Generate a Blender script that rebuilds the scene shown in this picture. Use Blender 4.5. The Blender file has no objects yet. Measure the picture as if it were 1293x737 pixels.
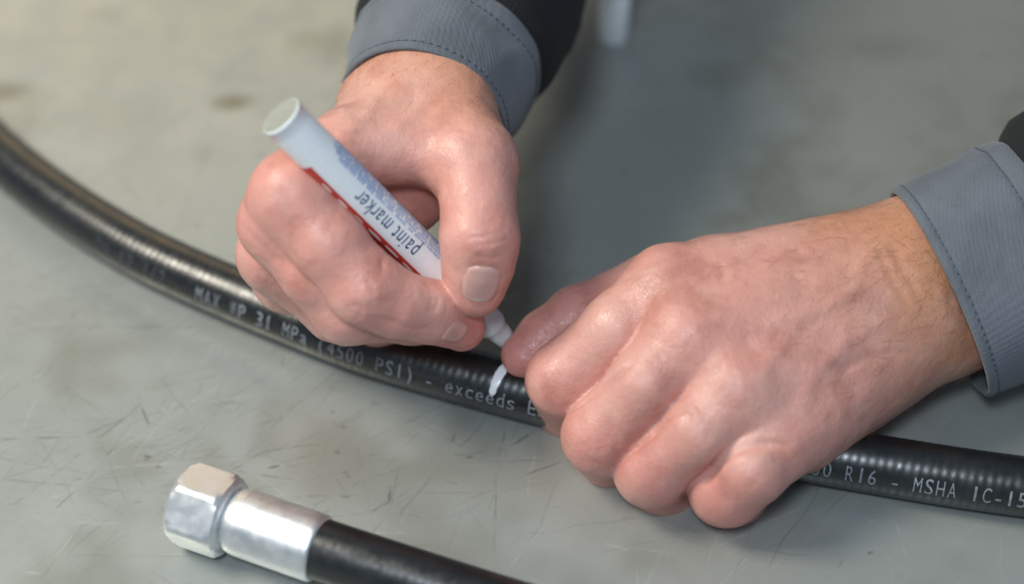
import bpy, bmesh, math, random
import numpy as np
from mathutils import Vector, Matrix, noise as mnoise

# ------------------------------------------------------------------ camera, world, lamps, exposure
SC = bpy.context.scene
COL = SC.collection
MM = 0.001
R2 = math.sqrt(0.5)
CAM_D = 650.0           # mm from the lens to the bench point in the middle of the frame, looking down 45 degrees
PXMM = 3.6

cam_d = bpy.data.cameras.new('camera')
cam = bpy.data.objects.new('camera', cam_d)
COL.objects.link(cam)
cam.location = (0, -CAM_D * R2 * MM, CAM_D * R2 * MM)
cam.rotation_euler = (math.radians(45), 0, 0)
cam_d.sensor_width = 36
cam_d.lens = 36 * CAM_D / (1293 / PXMM)
cam_d.clip_start = 0.01
cam_d.clip_end = 50
cam_d.dof.use_dof = True
cam_d.dof.focus_distance = (CAM_D - 72) * MM
cam_d.dof.aperture_fstop = 3.5
SC.camera = cam

world = bpy.data.worlds.new('World')
SC.world = world
world.use_nodes = True
bg = world.node_tree.nodes['Background']
bg.inputs[0].default_value = (0.57, 0.75, 0.97, 1)
bg.inputs[1].default_value = 0.27

def area(name, loc, target, size, power, color, size_y=None):
    l = bpy.data.lights.new(name, 'AREA')
    l.energy = power
    l.color = color
    l.size = size
    if size_y:
        l.shape = 'RECTANGLE'
        l.size_y = size_y
    o = bpy.data.objects.new(name, l)
    COL.objects.link(o)
    o.location = Vector(loc)
    o.rotation_euler = (Vector(target) - Vector(loc)).to_track_quat('-Z', 'Y').to_euler()
    return o
area('window_lamp', (-0.12, -0.58, 0.84), (0, 0, 0), 0.17, 4.6, (0.80, 0.91, 1.0))
area('side_lamp', (-0.56, -0.06, 0.74), (0, 0, 0), 0.30, 7.4, (1.0, 0.94, 0.79))
area('warm_wall_lamp', (-0.34, 0.95, 0.46), (-0.12, 0, 0), 0.6, 1.5, (1.0, 0.72, 0.36), 0.5)
SC.view_settings.view_transform = 'Standard'
SC.view_settings.look = 'None'
SC.view_settings.gamma = 1
SC.view_settings.exposure = 0.0

# ------------------------------------------------------------------ helpers
def mm(x, y, z):
    """a world point in millimetres: x right along the bench, y away from the lens, z up from the bench top"""
    return np.array((x, y, z), float)

def camdir(x, v, c):
    """direction: x right, v up the sloping view plane of the bench, c out of it"""
    d = np.array((x, R2 * (v - c), R2 * (v + c)))
    return d / np.linalg.norm(d)

def nrm(v):
    v = np.asarray(v, float)
    return v / np.linalg.norm(v)

def empty(name, loc=(0, 0, 0), label=None, cat=None):
    o = bpy.data.objects.new(name, None)
    COL.objects.link(o)
    o.location = Vector(loc) * MM
    o.empty_display_size = 0.02
    if label:
        o['label'] = label
        o['category'] = cat
    return o

def mesh_obj(name, verts, faces, mat, parent=None, smooth=True, label=None, cat=None, kind=None):
    """verts in world millimetres; the mesh is stored relative to its parent's base."""
    me = bpy.data.meshes.new(name)
    off = np.zeros(3)
    if parent is not None:
        p = parent
        while p is not None:
            off = off + np.array(p.location) / MM
            p = p.parent
    v = (np.asarray(verts, float) - off) * MM
    me.from_pydata(v.tolist(), [], [tuple(int(i) for i in f) for f in faces])
    me.update()
    if smooth:
        me.polygons.foreach_set('use_smooth', [True] * len(me.polygons))
    for m in (mat if isinstance(mat, (list, tuple)) else [mat]):
        me.materials.append(m)
    o = bpy.data.objects.new(name, me)
    COL.objects.link(o)
    o.parent = parent
    if label:
        o['label'] = label
    if cat:
        o['category'] = cat
    if kind:
        o['kind'] = kind
    return o

def grid_faces(nu, nv, closed_u=False, closed_v=False, base=0):
    f = []
    for i in range(nu if closed_u else nu - 1):
        for j in range(nv if closed_v else nv - 1):
            a = i * nv + j
            b = i * nv + (j + 1) % nv
            c = ((i + 1) % nu) * nv + (j + 1) % nv
            d = ((i + 1) % nu) * nv + j
            f.append((base + a, base + d, base + c, base + b))
    return f

def frame(t, ref):
    t = nrm(t)
    u = np.asarray(ref, float) - np.dot(ref, t) * t
    u = nrm(u)
    return t, u, np.cross(t, u)

def lathe(prof, origin, axis, ref=(0, 0, 1), seg=48):
    """prof: list of (distance along the axis, radius)"""
    t, u, w = frame(axis, ref)
    vs = []
    for s, r in prof:
        for k in range(seg):
            a = 2 * math.pi * k / seg
            vs.append(np.asarray(origin) + t * s + (u * math.cos(a) + w * math.sin(a)) * r)
    return vs, grid_faces(len(prof), seg, closed_v=True)

# ------------------------------------------------------------------ node helpers
class NT:
    def __init__(self, name):
        self.m = bpy.data.materials.new(name)
        self.m.use_nodes = True
        self.t = self.m.node_tree
        self.b = self.t.nodes['Principled BSDF']
    def n(self, kind, **kw):
        nd = self.t.nodes.new(kind)
        for k, v in kw.items():
            setattr(nd, k, v)
        return nd
    def link(self, a, b):
        self.t.links.new(a, b)
    def val(self, sock, x):
        if hasattr(x, 'links') or hasattr(x, 'is_linked'):
            self.link(x, sock)
        else:
            sock.default_value = x
    def math(self, op, a, b=0.0, c=0.0, clamp=False):
        nd = self.n('ShaderNodeMath', operation=op, use_clamp=clamp)
        for i, x in enumerate((a, b, c)):
            self.val(nd.inputs[i], x)
        return nd.outputs[0]
    def vmath(self, op, a, b=None, scale=None):
        nd = self.n('ShaderNodeVectorMath', operation=op)
        self.val(nd.inputs[0], a)
        if b is not None:
            self.val(nd.inputs[1], b)
        if scale is not None:
            self.val(nd.inputs['Scale'], scale)
        return nd.outputs['Value'] if op in ('DOT_PRODUCT', 'LENGTH', 'DISTANCE') else nd.outputs[0]
    def noise(self, vec, scale, detail=3.0, rough=0.5, dist=0.0):
        nd = self.n('ShaderNodeTexNoise')
        self.link(vec, nd.inputs['Vector'])
        nd.inputs['Scale'].default_value = scale
        nd.inputs['Detail'].default_value = detail
        nd.inputs['Roughness'].default_value = rough
        nd.inputs['Distortion'].default_value = dist
        return nd.outputs['Fac']
    def smooth(self, x, lo, hi, a=0.0, b=1.0):
        nd = self.n('ShaderNodeMapRange', interpolation_type='SMOOTHSTEP')
        self.val(nd.inputs['Value'], x)
        nd.inputs['From Min'].default_value = lo
        nd.inputs['From Max'].default_value = hi
        nd.inputs['To Min'].default_value = a
        nd.inputs['To Max'].default_value = b
        return nd.outputs['Result']
    def mix(self, f, a, b, mode='MIX'):
        nd = self.n('ShaderNodeMix', data_type='RGBA', blend_type=mode)
        self.val(nd.inputs[0], f)
        for s, x in ((nd.inputs[6], a), (nd.inputs[7], b)):
            if isinstance(x, tuple):
                s.default_value = x if len(x) == 4 else (*x, 1)
            else:
                self.link(x, s)
        return nd.outputs[2]
    def bump(self, h, strength, dist, normal=None):
        nd = self.n('ShaderNodeBump')
        self.link(h, nd.inputs['Height'])
        nd.inputs['Strength'].default_value = strength
        nd.inputs['Distance'].default_value = dist
        if normal is not None:
            self.link(normal, nd.inputs['Normal'])
        return nd.outputs[0]
    def coords(self):
        return self.n('ShaderNodeTexCoord').outputs['Object']
    def set(self, **kw):
        for k, v in kw.items():
            k = k.replace('_', ' ')
            if isinstance(v, tuple) and len(v) == 3 and 'Color' in k:
                v = (*v, 1)
            self.val(self.b.inputs[k], v)

def plain(name, col, rough=0.5, metal=0.0, var=0.06, scale=400.0, bump=0.0, bdist=0.0002):
    m = NT(name)
    co = m.coords()
    n = m.noise(co, scale, 4)
    c2 = tuple(max(0, x * (1 - 2.5 * var)) for x in col)
    m.set(Base_Color=m.mix(n, c2, tuple(min(1, x * (1 + var)) for x in col)))
    m.set(Roughness=m.smooth(n, 0.2, 0.8, rough * 0.85, min(1, rough * 1.15)), Metallic=metal)
    if bump:
        m.set(Normal=m.bump(n, bump, bdist))
    return m

# ------------------------------------------------------------------ materials
def mat_bench():
    m = NT('scratched_bench')
    co = m.coords()                                     # metres
    big = m.noise(co, 9, 4, 0.55)
    mid = m.noise(co, 60, 5, 0.6)
    fine = m.noise(co, 900, 2)
    base = m.mix(m.smooth(big, 0.3, 0.7), (0.355, 0.375, 0.355), (0.41, 0.43, 0.41))
    base = m.mix(m.smooth(mid, 0.35, 0.75, 0, 0.35), base, (0.315, 0.335, 0.325))
    base = m.mix(m.smooth(fine, 0.3, 0.8, 0, 0.12), base, (0.5, 0.51, 0.47))
    tot = m.n('ShaderNodeAttribute', attribute_name='wear').outputs['Fac']
    w = m.n('ShaderNodeTexNoise')
    m.link(co, w.inputs['Vector'])
    w.inputs['Scale'].default_value = 130
    w = w.outputs['Color']
    # small chips and specks
    v = m.n('ShaderNodeTexVoronoi')
    m.link(m.vmath('ADD', co, m.vmath('SCALE', w, scale=0.003)), v.inputs['Vector'])
    v.inputs['Scale'].default_value = 95
    chips = m.math('MULTIPLY', m.smooth(v.outputs['Distance'], 0.05, 0.13, 1, 0), m.smooth(m.noise(co, 45, 3), 0.56, 0.64))
    tot = m.math('MAXIMUM', tot, m.math('MULTIPLY', chips, 0.6))
    stain_reflection = m.n('ShaderNodeAttribute', attribute_name='stain_reflection').outputs['Fac']
    base = m.mix(stain_reflection, base, (0.15, 0.14, 0.085))  # brown stains, and the olive reflection of the surroundings put into the colour
    shine = m.n('ShaderNodeAttribute', attribute_name='shine').outputs['Fac']
    base = m.mix(m.math('MULTIPLY', shine, 0.5), base, (0.62, 0.64, 0.62))
    m.set(Base_Color=m.mix(m.math('MULTIPLY', tot, 0.8), base, (0.07, 0.075, 0.07)))
    m.set(Metallic=0.4)
    m.set(Roughness=m.math('ADD', m.smooth(mid, 0.3, 0.7, 0.32, 0.42), m.math('MULTIPLY', tot, 0.3)))
    hb = m.math('SUBTRACT', m.math('MULTIPLY', fine, 0.25), tot)
    m.set(Normal=m.bump(hb, 0.25, 0.0001))
    return m.m

# larger scratches on the bench: start x y, end x y, half width in mm, darkness
SCRATCHES = [
    (-166.0, -69.5, -141.0, -65.5, 0.5, 0.8), (-141.0, -65.5, -123.4, -53.1, 0.45, 0.6), (-155.9, -95.6, -133.4, -64.5, 0.5, 0.7), (-133.4, -64.5, -122.7, -48.9, 0.5, 0.7),
    (-145.1, -100.3, -135.3, -84.4, 0.4, 0.6), (-135.3, -84.4, -125.1, -59.3, 0.4, 0.6), (-162.8, -86.0, -135.0, -86.3, 0.5, 0.6), (-135.0, -86.3, -108.3, -88.6, 0.4, 0.5),
    (-123.0, -50.7, -118.6, -59.3, 0.5, 0.8), (-129.9, -70.5, -111.0, -68.2, 0.35, 0.6), (-111.0, -68.2, -98.2, -55.9, 0.3, 0.5), (-169.5, -51.7, -156.5, -36.4, 0.4, 0.4),
    (-90.5, -79.5, -81.0, -72.2, 0.4, 0.6), (-81.0, -72.2, -63.3, -69.9, 0.35, 0.6), (-87.9, -79.5, -69.8, -83.4, 0.4, 0.6), (-75.5, -76.2, -63.0, -73.9, 0.3, 0.5),
    (-59.3, -81.8, -53.3, -81.5, 0.5, 0.8), (-53.1, -80.8, -51.9, -83.7, 0.8, 0.9), (-39.4, -86.6, -39.6, -93.0, 0.8, 0.9), (-39.6, -93.0, -44.8, -97.1, 0.7, 0.8),
    (-1.7, -59.3, -3.7, -76.2, 0.4, 0.8), (-3.7, -76.2, -6.5, -101.8, 0.35, 0.7), (-6.5, -101.8, -7.2, -117.1, 0.35, 0.5), (-17.8, -61.1, -19.6, -72.2, 0.4, 0.7),
    (12.6, -61.7, -1.7, -70.2, 0.7, 0.8), (-1.7, -70.2, -22.1, -73.5, 0.5, 0.5), (-22.1, -73.5, -44.6, -82.8, 0.4, 0.4), (-44.6, -82.8, -61.5, -94.0, 0.4, 0.35),
    (16.7, -76.2, 1.4, -82.8, 0.4, 0.7), (1.4, -82.8, -21.5, -95.6, 0.3, 0.35), (-22.9, -83.4, -16.8, -85.3, 0.3, 0.5), (-15.7, -73.9, -12.9, -73.2, 0.6, 0.9),
    (-33.0, -89.2, -1.6, -87.6, 0.3, 0.35), (-33.7, -101.8, -14.1, -95.6, 0.3, 0.35), (-117.7, -73.2, -116.1, -73.9, 0.9, 1), (-46.1, -74.5, -43.6, -73.9, 0.5, 0.7),
    (13.9, -62.1, 15.9, -65.8, 0.5, 0.7), (-83.9, -41.8, -98.4, -54.2, 0.4, 0.4), (-135.4, -114.1, -123.6, -95.6, 0.4, 0.4), (-157.9, -111.0, -138.9, -108.0, 0.35, 0.35),
    (-118.9, -38.2, -107.4, -55.9, 0.3, 0.45), (-132.2, -38.2, -122.7, -48.9, 0.3, 0.45), (-153.0, -55.9, -149.6, -45.4, 0.3, 0.5), (-163.5, -41.8, -141.1, -48.9, 0.3, 0.35),
]

def mat_skin():
    m = NT('skin')
    co = m.coords()
    tan = m.n('ShaderNodeAttribute', attribute_name='tan').outputs['Fac']
    red = m.n('ShaderNodeAttribute', attribute_name='red').outputs['Fac']
    n1 = m.noise(co, 75, 4, 0.6)
    n2 = m.noise(co, 190, 4, 0.6, 0.6)
    n3 = m.noise(co, 700, 3)
    n0 = m.noise(m.vmath('ADD', co, (0.37, 0.11, 0.05)), 38, 3, 0.5)
    base = m.mix(tan, (0.615, 0.305, 0.255), (0.565, 0.265, 0.15))
    base = m.mix(m.math('MULTIPLY', red, m.smooth(n1, 0.25, 0.7, 0.55, 1.0)), base, (0.61, 0.21, 0.18))
    base = m.mix(m.smooth(n1, 0.45, 0.70, 0, 0.55), base, (0.40, 0.165, 0.125))
    base = m.mix(m.smooth(n2, 0.48, 0.75, 0, 0.18), base, (0.74, 0.45, 0.38))
    base = m.mix(m.math('MULTIPLY', m.smooth(n3, 0.58, 0.75, 0, 0.3), m.math('ADD', tan, 0.25)), base, (0.30, 0.13, 0.07))
    base = m.mix(m.smooth(n0, 0.48, 0.68, 0, 0.4), base, (0.72, 0.43, 0.37))
    m.set(Base_Color=base)
    m.set(Roughness=m.smooth(n2, 0.25, 0.75, 0.32, 0.47))
    m.set(Specular_IOR_Level=0.5, Subsurface_Weight=0.2, Subsurface_Radius=(1.0, 0.36, 0.2), Subsurface_Scale=0.0035)
    v = m.n('ShaderNodeTexVoronoi', feature='DISTANCE_TO_EDGE')
    dn = m.vmath('ADD', co, m.vmath('SCALE', m.n('ShaderNodeTexNoise').outputs['Color'], scale=0.0))
    m.link(dn, v.inputs['Vector'])
    v.inputs['Scale'].default_value = 850
    cell = m.smooth(v.outputs['Distance'], 0.0, 0.12)
    b1 = m.bump(cell, 0.3, 0.00014)
    b2 = m.bump(n2, 0.35, 0.0009, b1)
    b3 = m.bump(n3, 0.35, 0.0004, b2)
    m.set(Normal=b3)
    return m.m

def mat_fabric(name, col, rough=0.85, scale=1500, strength=0.5, sheen=0.2):
    m = NT(name)
    co = m.coords()
    n = m.noise(co, 45, 4)
    wv = []
    for ang in (0.5, -0.9):
        mp = m.n('ShaderNodeMapping')
        m.link(co, mp.inputs['Vector'])
        mp.inputs['Rotation'].default_value = (0.4, ang, ang)
        w = m.n('ShaderNodeTexWave')
        m.link(mp.outputs[0], w.inputs['Vector'])
        w.inputs['Scale'].default_value = scale / 6
        w.inputs['Distortion'].default_value = 1.5
        wv.append(w.outputs['Fac'])
    h = m.math('ADD', wv[0], wv[1])
    f = m.noise(co, 1800, 2)
    c = m.mix(m.smooth(n, 0.3, 0.7), tuple(x * 0.8 for x in col), tuple(x * 1.12 for x in col))
    c = m.mix(m.smooth(f, 0.3, 0.8, 0, 0.35), c, tuple(x * 0.6 for x in col))
    m.set(Base_Color=c, Roughness=rough, Sheen_Weight=sheen, Sheen_Roughness=0.5)
    m.set(Normal=m.bump(f, 0.5, 0.0003, m.bump(h, strength, 0.00012)))
    return m.m

def mat_hose():
    m = NT('black_rubber')
    co = m.coords()
    n = m.noise(co, 300, 4)
    d = m.noise(co, 40, 4, 0.6)
    m.set(Base_Color=m.mix(m.smooth(d, 0.4, 0.75, 0, 0.5), (0.007, 0.008, 0.009), (0.018, 0.019, 0.019)))
    m.set(Roughness=m.smooth(n, 0.3, 0.7, 0.27, 0.38), Specular_IOR_Level=0.85)
    m.set(Normal=m.bump(n, 0.25, 0.0003))
    return m.m

def mat_steel():
    m = NT('zinc_plated_steel')
    co = m.coords()
    n = m.noise(co, 250, 4)
    mp = m.n('ShaderNodeMapping')
    m.link(co, mp.inputs['Vector'])
    mp.inputs['Rotation'].default_value = (0, 0, math.radians(28))
    mp.inputs['Scale'].default_value = (40, 1, 1)
    lines = m.noise(mp.outputs[0], 90, 2)
    m.set(Base_Color=m.mix(n, (0.78, 0.80, 0.82), (0.88, 0.89, 0.90)), Metallic=1.0)
    m.set(Roughness=m.smooth(n, 0.3, 0.7, 0.44, 0.54))
    m.set(Normal=m.bump(n, 0.04, 0.0003, m.bump(lines, 0.06, 0.0002)))
    return m.m

M = {}
M['bench'] = mat_bench()
M['skin'] = mat_skin()
M['cuff'] = mat_fabric('slate_blue_cloth', (0.122, 0.138, 0.165))
M['sleeve'] = mat_fabric('black_cloth', (0.007, 0.008, 0.010), sheen=0.03)
M['trousers'] = mat_fabric('khaki_cloth', (0.34, 0.30, 0.09))  # khaki picked for the olive it mirrors into the bench
M['thread'] = plain('thread', (0.10, 0.125, 0.17), 0.8).m
M['hose'] = mat_hose()
M['steel'] = mat_steel()
M['print'] = plain('faded_print', (0.28, 0.31, 0.345), 0.6, var=0.35, scale=700).m
M['worn_print'] = plain('worn_print', (0.075, 0.085, 0.095), 0.6, var=0.35, scale=700).m
M['white_paint'] = plain('wet_white_paint', (0.86, 0.88, 0.90), 0.3, bump=0.3).m
M['barrel'] = plain('white_barrel', (0.87, 0.91, 0.93), 0.28, var=0.015).m
M['nib_holder'] = plain('translucent_white_plastic', (0.60, 0.62, 0.63), 0.4, var=0.04).m
M['red'] = plain('red_print', (0.62, 0.055, 0.04), 0.35).m
M['navy'] = plain('navy_print', (0.02, 0.045, 0.17), 0.4).m
M['fine'] = plain('fine_blue_print', (0.40, 0.51, 0.76), 0.4, var=0.12).m
M['plug'] = plain('grey_end_plug', (0.31, 0.32, 0.28), 0.6).m
M['cap'] = plain('white_cap', (0.84, 0.88, 0.92), 0.35, var=0.02).m
M['ink'] = plain('white_print', (0.85, 0.80, 0.78), 0.4).m
nm = NT('fingernail')
nn = nm.noise(nm.coords(), 300, 3)
nt = nm.n('ShaderNodeAttribute', attribute_name='tipness').outputs['Fac']
nc = nm.mix(nn, (0.56, 0.30, 0.26), (0.64, 0.37, 0.33))
nc = nm.mix(nm.smooth(nt, -1.0, -0.5, 0.25, 0), nc, (0.72, 0.52, 0.48))
nc = nm.mix(nm.smooth(nt, 0.70, 0.85, 0, 0.45), nc, (0.74, 0.66, 0.58))
nm.set(Base_Color=nc, Roughness=0.28, Subsurface_Weight=0.2,
       Subsurface_Radius=(1.0, 0.4, 0.25), Subsurface_Scale=0.002, Coat_Weight=0.3, Coat_Roughness=0.25)
M['nail'] = nm.m
M['hair'] = plain('arm_hair', (0.24, 0.125, 0.06), 0.5).m

# ------------------------------------------------------------------ the bench top
def vnoise(P, scale, seed=0):
    """smooth value noise, vectorised"""
    Q = P * scale + 100.0 + seed * 17.3
    i = np.floor(Q).astype(np.int64); f = Q - i
    f = f * f * (3 - 2 * f)
    def hsh(a, b, c):
        x = (a * 374761393 + b * 668265263 + c * 2147483647 + seed * 1442695) & 0x7fffffff
        x = ((x ^ (x >> 13)) * 1274126177) & 0x7fffffff
        return ((x ^ (x >> 16)) & 0xffff) / 65535.0
    r = 0
    for a in (0, 1):
        for b in (0, 1):
            for c in (0, 1):
                w = (f[:, 0] if a else 1 - f[:, 0]) * (f[:, 1] if b else 1 - f[:, 1]) * (f[:, 2] if c else 1 - f[:, 2])
                r = r + w * hsh(i[:, 0] + a, i[:, 1] + b, i[:, 2] + c)
    return r - 0.5

def build_bench():
    """slab with a fine grid where the wear shows; wear = scratches, stain = oily spots plus olive and dark reflections painted in"""
    st = 0.5
    def axis(lo, hi, a, b):
        return np.concatenate([np.linspace(lo, a, 12, endpoint=False), np.arange(a, b, st), np.linspace(b, hi, 12)])
    X = axis(-750, 750, -230, 230); Y = axis(-550, 300, -160, 190)
    gx, gy = np.meshgrid(X, Y, indexing='ij')
    nx, ny = gx.shape
    P = np.stack([gx.ravel(), gy.ravel(), np.zeros(nx * ny)], 1)
    wob = np.stack([vnoise(P, 1 / 9.0, 21), vnoise(P, 1 / 9.0, 22)], 1) * 1.8 + np.stack([vnoise(P, 1 / 40.0, 23), vnoise(P, 1 / 40.0, 24)], 1) * 7
    Q = (P[:, :2] + wob).reshape(nx, ny, 2)
    gap = np.clip((vnoise(P, 1 / 5.0, 25) + vnoise(P, 1 / 2.0, 26) * 0.5 + 0.22) * 3.0, 0.1, 1).reshape(nx, ny)
    wear = np.zeros((nx, ny))
    def draw(a, b, wid, dark):
        pass
        lo = np.minimum(a, b) - 8; hi = np.maximum(a, b) + 8
        i0, i1 = np.searchsorted(X, (lo[0], hi[0])); j0, j1 = np.searchsorted(Y, (lo[1], hi[1]))
        if i1 <= i0 or j1 <= j0:
            return
        q = Q[i0:i1, j0:j1]
        ba = b - a
        h = np.clip(((q - a) @ ba) / (ba @ ba), 0, 1)
        d = np.linalg.norm(q - a - h[..., None] * ba, axis=2)
        wv = wid * (0.55 + 0.45 * np.sin(math.pi * np.clip(h, 0.05, 0.95)))
        k = np.clip(1.25 - d / wv, 0, 1) * dark
        wear[i0:i1, j0:j1] = np.maximum(wear[i0:i1, j0:j1], k * gap[i0:i1, j0:j1])
    for (x0, y0, x1, y1, wid, dark) in SCRATCHES:
        draw(np.array((x0, y0)), np.array((x1, y1)), wid * 1.15, dark)
    rng = np.random.default_rng(5)
    for k in range(620):                                   # random fine scratches
        c = np.array((rng.uniform(-225, 225), rng.uniform(-155, 180))) if k % 2 else np.array((rng.normal(-110, 70), rng.normal(-75, 45)))
        ang = rng.choice([0.35, -0.6, 1.2, 0.05, 0.8]) + rng.normal(0, 0.25)
        ln = rng.exponential(26) + 2
        d = np.array((math.cos(ang), math.sin(ang))) * ln
        draw(c - d / 2, c + d / 2, rng.uniform(0.36, 0.52), rng.uniform(0.10, 0.45))
    for k in range(160):                                   # nicks
        c = np.array((rng.uniform(-225, 225), rng.uniform(-155, 180)))
        ang = rng.uniform(-0.6, 0.6); d = np.array((math.cos(ang), math.sin(ang))) * rng.uniform(0.5, 3.2)
        draw(c - d / 2, c + d / 2, rng.uniform(0.5, 0.95), rng.uniform(0.35, 0.9))
    dark = wear.copy()
    wear[:] = 0
    for k in range(420):                                   # bare bright scratches
        c = np.array((rng.uniform(-225, 225), rng.uniform(-155, 180)))
        ang = rng.normal(0.4, 0.7); ln = rng.exponential(18) + 3
        d = np.array((math.cos(ang), math.sin(ang))) * ln
        draw(c - d / 2, c + d / 2, rng.uniform(0.36, 0.5), rng.uniform(0.15, 0.6))
    shine = wear.copy()
    wear = dark
    stain_reflection = np.zeros(nx * ny)
    reflect_blot = vnoise(P, 1 / 55.0, 41) + 0.6 * vnoise(P, 1 / 22.0, 42) + 0.3 * vnoise(P, 1 / 9.0, 43)
    stain_reflection += np.clip((reflect_blot - 0.08) * 1.1, 0, 0.32)  # blotches strengthened to paint in the olive reflection of the surroundings
    for (x, y, r, k) in [(-109.4, 104.8, 6.5, 0.75), (-199.6, 110.2, 9, 0.6), (-1.9, 43.8, 5, 0.2), (151.5, 139.6, 14, 0.25), (-152.1, 94.7, 20, 0.12), (57.0, -111.0, 9, 0.12)]:  # the rear-right spot is a dark reflection painted in
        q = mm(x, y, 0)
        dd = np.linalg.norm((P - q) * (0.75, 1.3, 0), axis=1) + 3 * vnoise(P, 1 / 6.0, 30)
        stain_reflection = np.maximum(stain_reflection, k * np.clip(1.3 - dd / r, 0, 1))
    P[:, 2] = -0.04 * wear.ravel()
    F = np.stack([np.arange(nx * ny).reshape(nx, ny)[:-1, :-1], np.arange(nx * ny).reshape(nx, ny)[1:, :-1], np.arange(nx * ny).reshape(nx, ny)[1:, 1:], np.arange(nx * ny).reshape(nx, ny)[:-1, 1:]], -1).reshape(-1, 4)
    I = np.arange(nx * ny).reshape(nx, ny)
    rim = np.concatenate([I[:, 0], I[-1, 1:], I[-2::-1, -1], I[0, -2:0:-1]])
    low = P[rim].copy(); low[:, 2] = -35
    b = nx * ny; n = len(rim)
    k = np.arange(n); k2 = (k + 1) % n
    side = np.stack([rim[k2], rim[k], b + k, b + k2], 1)
    V = np.vstack([P, low, [[-750, -550, -35], [750, -550, -35], [750, 300, -35], [-750, 300, -35]]]) * MM
    F = np.vstack([F, side, [[b + n + 3, b + n + 2, b + n + 1, b + n]]])
    me = bpy.data.meshes.new('workbench')
    me.vertices.add(len(V)); me.vertices.foreach_set('co', V.astype(np.float32).ravel())
    me.loops.add(F.size); me.loops.foreach_set('vertex_index', F.astype(np.int32).ravel())
    me.polygons.add(len(F)); me.polygons.foreach_set('loop_start', np.arange(0, F.size, 4, dtype=np.int32))
    me.update(calc_edges=True)
    me.validate()
    for nme, arr in (('wear', wear.ravel()), ('stain_reflection', stain_reflection), ('shine', shine.ravel())):
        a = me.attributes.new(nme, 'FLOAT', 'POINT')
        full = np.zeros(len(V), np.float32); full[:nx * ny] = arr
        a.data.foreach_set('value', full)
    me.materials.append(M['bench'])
    o = bpy.data.objects.new('workbench', me)
    COL.objects.link(o)
    o['kind'] = 'structure'
    o['label'] = 'scratched grey green workbench top under everything'
build_bench()

# ------------------------------------------------------------------ hoses
class Path:
    """smooth centre line through control points, sampled evenly by arc length"""
    def __init__(self, pts, step=0.4):
        P = np.array(pts, float)
        d = []
        for i in range(len(P) - 1):
            p0 = P[max(i - 1, 0)]; p1 = P[i]; p2 = P[i + 1]; p3 = P[min(i + 2, len(P) - 1)]
            t = np.linspace(0, 1, 60, endpoint=False)[:, None]
            d.append(0.5 * ((2 * p1) + (-p0 + p2) * t + (2 * p0 - 5 * p1 + 4 * p2 - p3) * t ** 2 + (-p0 + 3 * p1 - 3 * p2 + p3) * t ** 3))
        D = np.vstack(d + [P[-1:]])
        for _ in range(400):
            D[1:-1] = 0.5 * D[1:-1] + 0.25 * (D[:-2] + D[2:])
        s = np.concatenate([[0], np.cumsum(np.linalg.norm(np.diff(D, axis=0), axis=1))])
        self.L = s[-1]
        self.s = np.arange(0, self.L, step)
        self.p = np.stack([np.interp(self.s, s, D[:, k]) for k in range(3)], 1)
        t = np.gradient(self.p, axis=0)
        self.t = t / np.linalg.norm(t, axis=1)[:, None]
        up = np.array((0, 0, 1.0))
        self.u = up - (self.t @ up)[:, None] * self.t
        self.u /= np.linalg.norm(self.u, axis=1)[:, None]
        self.w = np.cross(self.t, self.u)              # towards the camera for a path going right
    def frame(self, s):
        f = [np.array([np.interp(s, self.s, a[:, k]) for k in range(3)]) for a in (self.p, self.t, self.u, self.w)]
        return f
    def point(self, s, ang, r):
        """ang 0 = top of the hose, positive turns towards the camera side"""
        p, t, u, w = self.frame(s)
        return p + r * (u * math.cos(ang) + w * math.sin(ang))
    def s_at(self, q):
        return float(self.s[np.argmin(np.linalg.norm((self.p - np.asarray(q))[:, :2], axis=1))])

HR = 9.4
def hose_r(s, ang, amp=0.028):
    wrap = amp * np.sin(2 * math.pi * s / 2.75 + 1.2 * ang)
    return HR + wrap + 0.05 * np.sin(s / 17.0 + 2 * ang)

def hose_tube(path, s0, s1, name, parent, seg=72, amp=0.028):
    idx = np.where((path.s >= s0) & (path.s <= s1))[0]
    ang = np.linspace(0, 2 * math.pi, seg, endpoint=False)
    S = path.s[idx][:, None]
    r = hose_r(S, ang[None, :], amp)
    V = path.p[idx][:, None, :] + r[..., None] * (path.u[idx][:, None, :] * np.cos(ang)[None, :, None] + path.w[idx][:, None, :] * np.sin(ang)[None, :, None])
    n = len(idx)
    V = V.reshape(-1, 3)
    F = grid_faces(n, seg, closed_v=True)
    F.append(tuple(range(seg)))
    F.append(tuple(range((n - 1) * seg, n * seg))[::-1])
    return mesh_obj(name, V, F, M['hose'], parent)

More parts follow.
